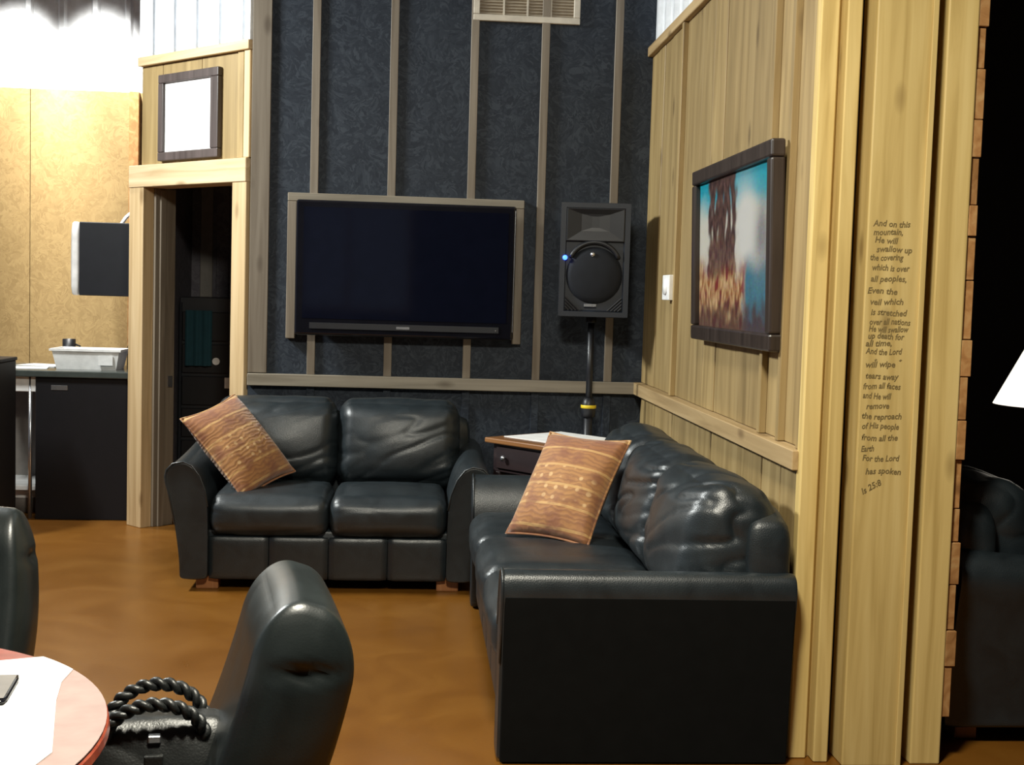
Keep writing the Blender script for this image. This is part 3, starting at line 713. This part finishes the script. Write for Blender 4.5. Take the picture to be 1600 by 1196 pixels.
for i in range(nu):
    for j in range(nv):
        f = bm.faces.new((gr[i][j], gr[i + 1][j], gr[i + 1][j + 1], gr[i][j + 1]))
        for lp, (di, dj) in zip(f.loops, ((0, 0), (1, 0), (1, 1), (0, 1))):
            c = paint((i + di) / nu, (j + dj) / nv); lp[lay] = (*[max(0, x) ** (1 / 2.2) for x in c], 1)
bmesh.ops.solidify(bm, geom=bm.faces[:], thickness=0.004)
obj('print', bm, 'painting_print', t)
obj('backing', xform(box(-0.020, -0.004, -Lp / 2 + 0.02, Lp / 2 - 0.02, 0.02, Hp - 0.02), tilt), 'frame_dark', t)

t = thing('framed_certificate', 'brown framed white sheet above the doorway', 'picture', AX, ROT)
def cb(t0, t1, z0, z1, y0=-0.032, y1=-0.001, bev=0.005): return box(-t1, -t0, y0, y1, z0, z1, bev, 2)
obj('frame_bar', cb(0.268, 0.850, 2.218, 2.268), 'frame_brown', t); obj('frame_bar', cb(0.268, 0.850, 2.670, 2.720), 'frame_brown', t)
obj('frame_bar', cb(0.268, 0.340, 2.2685, 2.6695), 'frame_brown', t); obj('frame_bar', cb(0.800, 0.850, 2.2685, 2.6695), 'frame_brown', t)
obj('sheet', cb(0.338, 0.802, 2.266, 2.672, -0.014, -0.003, 0), 'paper_white', t)

t = thing('wall_switch', 'small white wall plate with dial beside the painting', 'switch', (XR - 0.006, 6.33, 1.49))
obj('plate', box(-0.040, 0, -0.07, 0.10, 0, 0.125, 0.004, 2), 'white_plastic', t)
obj('dial', xform(lathe([(0.040, 0), (0.038, 0.012), (0.0, 0.014)], 24), Matrix.Translation((-0.038, 0.01, 0.065)) @ Matrix.Rotation(-PI / 2, 4, 'Y')), 'white_plastic', t, True)

# ------------------------------------------------------------------ leather conference chairs
def office_chair(label, loc, rotz):
    """local frame: faces -y"""
    t = thing('office_chair', label, 'chair', loc, rotz, 'leather chairs at the round table')
    o = obj('seat', puff(0.52, 0.50, 0.12, (0.07, 0.08, 0.055), 16, (0, 0.01, 0.015), 0.004, (6, 6, 6), 3), 'chair_leather', t, True); o.location = (0, -0.02, 0.41)
    # tall padded back, curled over at the top
    bm = puff(0.48, 0.195, 0.60, (0.032, 0.085, 0.125), 40, (0.006, 0.006, 0.01), 0.0)
    for v in bm.verts:
        z = v.co.z
        fold = math.exp(-((z - 0.185 - 0.25 * v.co.y) / 0.011) ** 2) * 0.016
        if abs(v.co.x) > 0.17: v.co.x -= math.copysign(fold * max(0, 1 - abs(v.co.y) / 0.085), v.co.x)
        q = (z + 0.30) / 0.60
        v.co.y += -0.05 * (q - 0.5) ** 2 * 2
        v.co.x *= 0.90 + 0.12 * math.sin(q * PI)
    bk = obj('backrest', bm, 'chair_leather', t, True); bk.location = (0, 0.255, 0.615); bk.rotation_euler = (-0.33, 0, 0)
    for s in (-1, 1):
        arm = [(s * 0.25, 0.20, 0.53), (s * 0.275, 0.06, 0.545), (s * 0.275, -0.10, 0.54), (s * 0.27, -0.17, 0.51), (s * 0.26, -0.16, 0.45), (s * 0.23, -0.10, 0.41)]
        obj('armrest', tube(arm, 0.024, 10, radii=[0.02, 0.03, 0.03, 0.026, 0.02, 0.02]), 'chair_leather', t, True)
    obj('back_bracket', box(-0.05, 0.05, 0.16, 0.30, 0.36, 0.39, 0.006, 2), 'black_plastic', t)
    obj('column', tube([(0, 0, 0.09), (0, 0, 0.38)], 0.026, 14), 'black_plastic', t, True)
    for k in range(5):
        a = k * 2 * PI / 5 + 0.3; c_, s_ = math.cos(a), math.sin(a)
        lg = obj('base_leg', tube([(0, 0, 0.11), (c_ * 0.28, s_ * 0.28, 0.07)], 0.022, 8, radii=[0.03, 0.018]), 'black_plastic', t, True)
        obj('caster', xform(lathe([(0.0, -0.018), (0.026, -0.018), (0.028, 0), (0.026, 0.018), (0.0, 0.018)], 14), Matrix.Translation((c_ * 0.28, s_ * 0.28, 0.0285)) @ Matrix.Rotation(PI / 2, 4, 'X')), 'black_plastic', lg, True)
    return t
office_chair('black leather office chair with a handbag on its seat', (-0.53, 2.50, 0), -1.40)
office_chair('black leather office chair behind the red table', (-1.20, 3.02, 0), 0.0)

# ------------------------------------------------------------------ handbag on the chair seat
t = thing('handbag', 'black leather handbag with braided handles on the chair seat', 'handbag', (-0.49, 2.50, 0.487), 0.15)
bm = puff(0.30, 0.15, 0.17, (0.04, 0.045, 0.04), 18, (0.0, 0.02, 0), 0.012, (9, 9, 5), 8, 0.2)
for v in bm.verts:
    q = (v.co.z + 0.085) / 0.17; v.co.y *= 1.15 - 0.55 * q; v.co.x *= 1.08 - 0.14 * q
o = obj('body', bm, 'bag_leather', t, True); o.location = (0, 0, 0.087)
for s in (-1, 1):
    for k in range(2):   # twisted strands read as a braid
        pts = []
        for q in range(61):
            a = PI * q / 60; x = 0.095 * math.cos(a); z = 0.13 + 0.080 * math.sin(a)
            ph = q * 0.62 + k * PI
            pts.append((x + 0.007 * math.cos(ph) * math.cos(a), s * (0.045 + 0.02 * math.sin(a)) + 0.007 * math.sin(ph), z + 0.007 * math.cos(ph) * math.sin(a)))
        obj('handle', tube(pts, 0.008, 7), 'bag_leather', t, True)
obj('clasp', box(-0.012, 0.012, -0.07, -0.052, 0.135, 0.15, 0.002), 'silver', t)
obj('flap_strap', box(-0.018, 0.018, -0.096, -0.082, 0.03, 0.12, 0.003, 2), 'bag_leather', t)

# ------------------------------------------------------------------ round table and what lies on it
t = thing('round_table', 'round cherry wood table with pale papers on it', 'table', (-1.15, 2.10, 0))
obj('table_top', lathe([(0.0, 0.70), (0.60, 0.70), (0.635, 0.708), (0.647, 0.722), (0.645, 0.736), (0.635, 0.742), (0.0, 0.742)], 96), 'cherry', t)
obj('pedestal', lathe([(0.0, 0.04), (0.10, 0.04), (0.07, 0.12), (0.055, 0.35), (0.07, 0.62), (0.16, 0.70), (0.0, 0.70)], 32), 'cherry', t, True)
obj('foot_plate', lathe([(0.0, 0.0), (0.34, 0.0), (0.34, 0.02), (0.30, 0.04), (0.0, 0.045)], 48), 'cherry', t)
def sheet(name, pts, z0, z1, mat, label):
    return tag(obj(name, prism(pts, 'Z', z0, z1), mat), label, 'paper')
C0 = Vector((-1.15, 2.10)); pk = []
for k in range(29):
    a = math.radians(48 - k * 3.6); pk.append((C0.x + 0.642 * math.cos(a), C0.y + 0.642 * math.sin(a)))
sheet('rim_glare_sheet', pk + [(-0.80, 1.60), (-0.80, 2.52)], 0.7425, 0.7440, 'glare_pink', 'pale pink sheet for the glare at the rim of the round table')  # pink sheet stands in for glare along the table rim
pk = []
for k in range(5):
    a = math.radians(49 - k * 2.6); pk.append((C0.x + 0.640 * math.cos(a), C0.y + 0.640 * math.sin(a)))
sheet('paper_sheet', pk + [(-0.650, 2.42), (-0.630, 2.31), (-0.565, 2.05), (-0.62, 1.75), (-1.35, 1.70), (-1.35, 2.40), (-0.805, 2.553)], 0.7445, 0.7460, 'paper_white', 'large white paper sheet on the round red table')
t = thing('smartphone', 'black smartphone lying on the white paper', 'phone', (-0.762, 2.40, 0.7462), 1.70)
obj('case', puff(0.16, 0.075, 0.010, (0.010, 0.010, 0.0045), 6), 'gloss_black', t, True).location = (-0.05, 0, 0.0055)
obj('screen', box(-0.12, 0.02, -0.032, 0.032, 0.0106, 0.0112), 'grey_paint', t)

# ------------------------------------------------------------------ kitchen counter and its clutter
t = thing('counter', 'black counter with stone top against the doorway wall', 'counter', (-2.10, 8.14, 0))
obj('front_panel', box(-0.255, 0.34, 0.0, 0.03, 0.0, 0.895, 0.003), 'black_laminate', t)
obj('side_panel', box(-0.255, -0.225, 0.031, 0.62, 0.0, 0.895, 0.003), 'black_laminate', t)
obj('worktop', box(-0.62, 0.34, -0.03, 0.66, 0.896, 0.938, 0.006, 2), 'counter_stone', t)
obj('leg', tube([(-0.295, 0.03, 0), (-0.295, 0.03, 0.896)], 0.012, 10), 'silver', t, True)
obj('rail', box(-0.60, -0.258, 0.02, 0.05, 0.80, 0.895, 0.003), 'white_plastic', t)
obj('back_panel', box(-0.60, -0.258, 0.55, 0.57, 0.18, 0.895, 0.003), 'grey_paint', t)
obj('shelf', box(-0.60, -0.258, 0.10, 0.549, 0.165, 0.195, 0.003), 'white_plastic', t)
obj('front_strip', box(-0.16, -0.06, -0.004, 0.0, 0.815, 0.845, 0.001), 'silver', t)  # small silver strip on the counter front
t = thing('plastic_bin', 'white plastic bin standing on the black counter', 'bin', (-2.085, 8.40, 0.938))
prof = [(0.0, 0.0), (1.0, 0.0)]
bm = bmesh.new()
def rr_loop(W_, H_, z):
    return [bm.verts.new((x, y, z)) for x, y in ((-W_, -H_), (W_, -H_), (W_, H_), (-W_, H_))]
lo = [rr_loop(0.185, 0.11, 0.0), rr_loop(0.208, 0.13, 0.115), rr_loop(0.222, 0.145, 0.116), rr_loop(0.222, 0.145, 0.130), rr_loop(0.203, 0.125, 0.130), rr_loop(0.180, 0.105, 0.008)]
for P_, Q_ in zip(lo, lo[1:]):
    for k in range(4): bm.faces.new((P_[k], P_[(k + 1) % 4], Q_[(k + 1) % 4], Q_[k]))
bm.faces.new(lo[0]); bm.faces.new(lo[-1])
obj('tub', bm, 'white_plastic', t)
obj('label_card', box(0.08, 0.17, -0.135, -0.128, 0.03, 0.09), 'paper_white', t)
t = thing('coffee_mug', 'small black mug behind the white bin', 'mug', (-2.29, 8.66, 0.938))
obj('cup', lathe([(0.0, 0.0), (0.035, 0.0), (0.042, 0.01), (0.042, 0.175), (0.037, 0.175), (0.037, 0.012), (0.0, 0.012)], 24), 'black_plastic', t, True)
obj('handle', tube([(0.04, 0, 0.14), (0.07, 0, 0.13), (0.072, 0, 0.07), (0.04, 0, 0.05)], 0.007, 8), 'black_plastic', t, True)
t = thing('bottle', 'dark bottle beside the white bin', 'bottle', (-1.865, 8.62, 0.938))
obj('body', lathe([(0.0, 0.0), (0.038, 0.0), (0.040, 0.02), (0.040, 0.13), (0.016, 0.19), (0.016, 0.225), (0.0, 0.225)], 24), 'gloss_black', t, True)
obj('cap', lathe([(0.0185, 0.205), (0.0185, 0.235), (0.0, 0.237)], 16), 'black_plastic', t, True)
for k, (x, y, a) in enumerate(((-2.47, 8.30, 0.2), (-2.42, 8.55, -0.3))):
    p = tag(obj('paper_sheet', box(-0.14, 0.14, -0.10, 0.10, 0.0, 0.004 + 0.002 * k), 'paper_white'), ('white papers on the counter end beside the bin', 'white papers on the counter behind other papers')[k], 'paper')
    p.location = (x, y, 0.9385); p.rotation_euler = (0, 0, a)
t = thing('waste_basket', 'grey waste basket with white liner under the counter', 'basket', (-2.50, 8.45, 0.0))
obj('basket', lathe([(0.0, 0.0), (0.085, 0.0), (0.11, 0.14), (0.105, 0.14), (0.08, 0.01), (0.0, 0.01)], 28), 'grey_paint', t, True)
obj('liner', lathe([(0.113, 0.10), (0.118, 0.145), (0.10, 0.152), (0.095, 0.10)], 28), 'white_plastic', t, True)
t = thing('storage_cabinet', 'plain black cabinet end in front of the counter', 'cabinet', (-2.60, 7.60, 0))
obj('carcass', box(-0.25, 0.245, -0.15, 0.15, 0.05, 1.02, 0.004), 'black_laminate', t)
obj('top', box(-0.26, 0.25, -0.16, 0.16, 1.02, 1.04, 0.003), 'black_laminate', t)
obj('plinth', box(-0.23, 0.23, -0.12, 0.13, 0.0, 0.05), 'black_laminate', t)
obj('door', box(-0.245, 0.235, -0.166, -0.151, 0.06, 1.01, 0.003), 'black_laminate', t)
t = thing('wall_speaker', 'black box speaker with white front hung by a white bracket', 'loudspeaker', (-2.03, 8.62, 1.405))
obj('box_cabinet', box(-0.155, 0.20, -0.13, 0.13, 0, 0.475, 0.006, 2), 'black_plastic', t)
o = obj('front_grille', puff(0.055, 0.24, 0.475, (0.02, 0.03, 0.03), 8, (0.01, 0, 0)), 'white_plastic', t, True); o.location = (-0.185, 0, 0.238)
obj('bracket', tube([(0.08, 0.0, 0.47), (0.10, 0.05, 0.52), (0.19, 0.20, 0.64), (0.20, 0.45, 0.66)], 0.012, 8), 'white_plastic', t, True)
obj('bracket_plate', box(0.16, 0.24, 0.44, 0.458, 0.57, 0.75), 'white_plastic', t)

# ------------------------------------------------------------------ closet contents
t = thing('equipment_rack', 'black equipment rack standing inside the dark doorway', 'rack', (-1.22, 8.72, 0))
obj('cabinet', box(-0.32, 0.32, -0.24, 0.24, 0.0, 1.415, 0.006, 2), 'black_plastic', t)
for k in range(6):
    obj('rack_unit', box(-0.30, 0.30, -0.252, -0.24, 0.08 + k * 0.21, 0.27 + k * 0.21, 0.004), 'black_laminate', t)
for x in (-0.31, 0.31):
    obj('rack_rail', box(x - 0.008, x + 0.008, -0.254, -0.241, 0.05, 1.38), 'grille_metal', t)
c = thing('cloth', 'dark teal cloth hanging on the equipment rack', 'cloth', (-1.41, 8.445, 0.97))
pts = [(x * 0.01 - 0.085, -0.006 - 0.008 * math.sin(x * 1.1)) for x in range(18)]
obj('fold', prism(pts + [(p_[0], p_[1] + 0.006) for p_ in pts[::-1]], 'Z', 0.0, 0.36), 'teal_cloth', c)
for k, (x, z, lb) in enumerate(((-1.30, 1.0, 'white round tag on the equipment rack'), (-1.215, 0.855, 'white square tag on the equipment rack near the jamb'))):
    if k == 0: o = obj('paper_tag', xform(lathe([(0.0, 0), (0.024, 0), (0.024, 0.004), (0.0, 0.004)], 18), Matrix.Rotation(PI / 2, 4, 'X')), 'paper_white')
    else: o = obj('paper_tag', box(-0.028, 0.028, -0.004, 0, -0.03, 0.04), 'paper_white')
    tag(o, lb, 'tag'); o.location = (x, 8.465, z)

# ------------------------------------------------------------------ the unlit side room
t = thing('table_lamp', 'table lamp with lit white cone shade in the dark side room', 'lamp', (2.80, 5.42, 0.573))
obj('lamp_shade', lathe([(0.250, 0.505), (0.105, 0.80), (0.102, 0.80), (0.247, 0.505)], 48), 'lamp_shade', t, True)
obj('lamp_base', lathe([(0.0, 0.0), (0.08, 0.0), (0.08, 0.02), (0.03, 0.04), (0.06, 0.14), (0.055, 0.24), (0.02, 0.34), (0.012, 0.50), (0.0, 0.50)], 28), 'lamp_brass', t, True)
obj('harp', tube([(0, 0, 0.49), (0, 0, 0.79)], 0.004, 6), 'lamp_brass', t, True)
t = thing('side_table', 'small dark wooden side table under the lamp', 'table', (2.80, 5.42, 0))
obj('top', box(-0.26, 0.26, -0.22, 0.22, 0.543, 0.573, 0.006, 2), 'dark_walnut', t)
for sx in (-1, 1):
    for sy in (-1, 1): obj('leg', box(sx * 0.22 - 0.02, sx * 0.22 + 0.02, sy * 0.18 - 0.02, sy * 0.18 + 0.02, 0, 0.543, 0.003), 'dark_walnut', t)
couch('armchair', 'black leather armchair in the dark side room', 1.0, 0.90, 1, (2.27, 4.62, 0), PI / 2, 21, 0.01, cat='armchair')
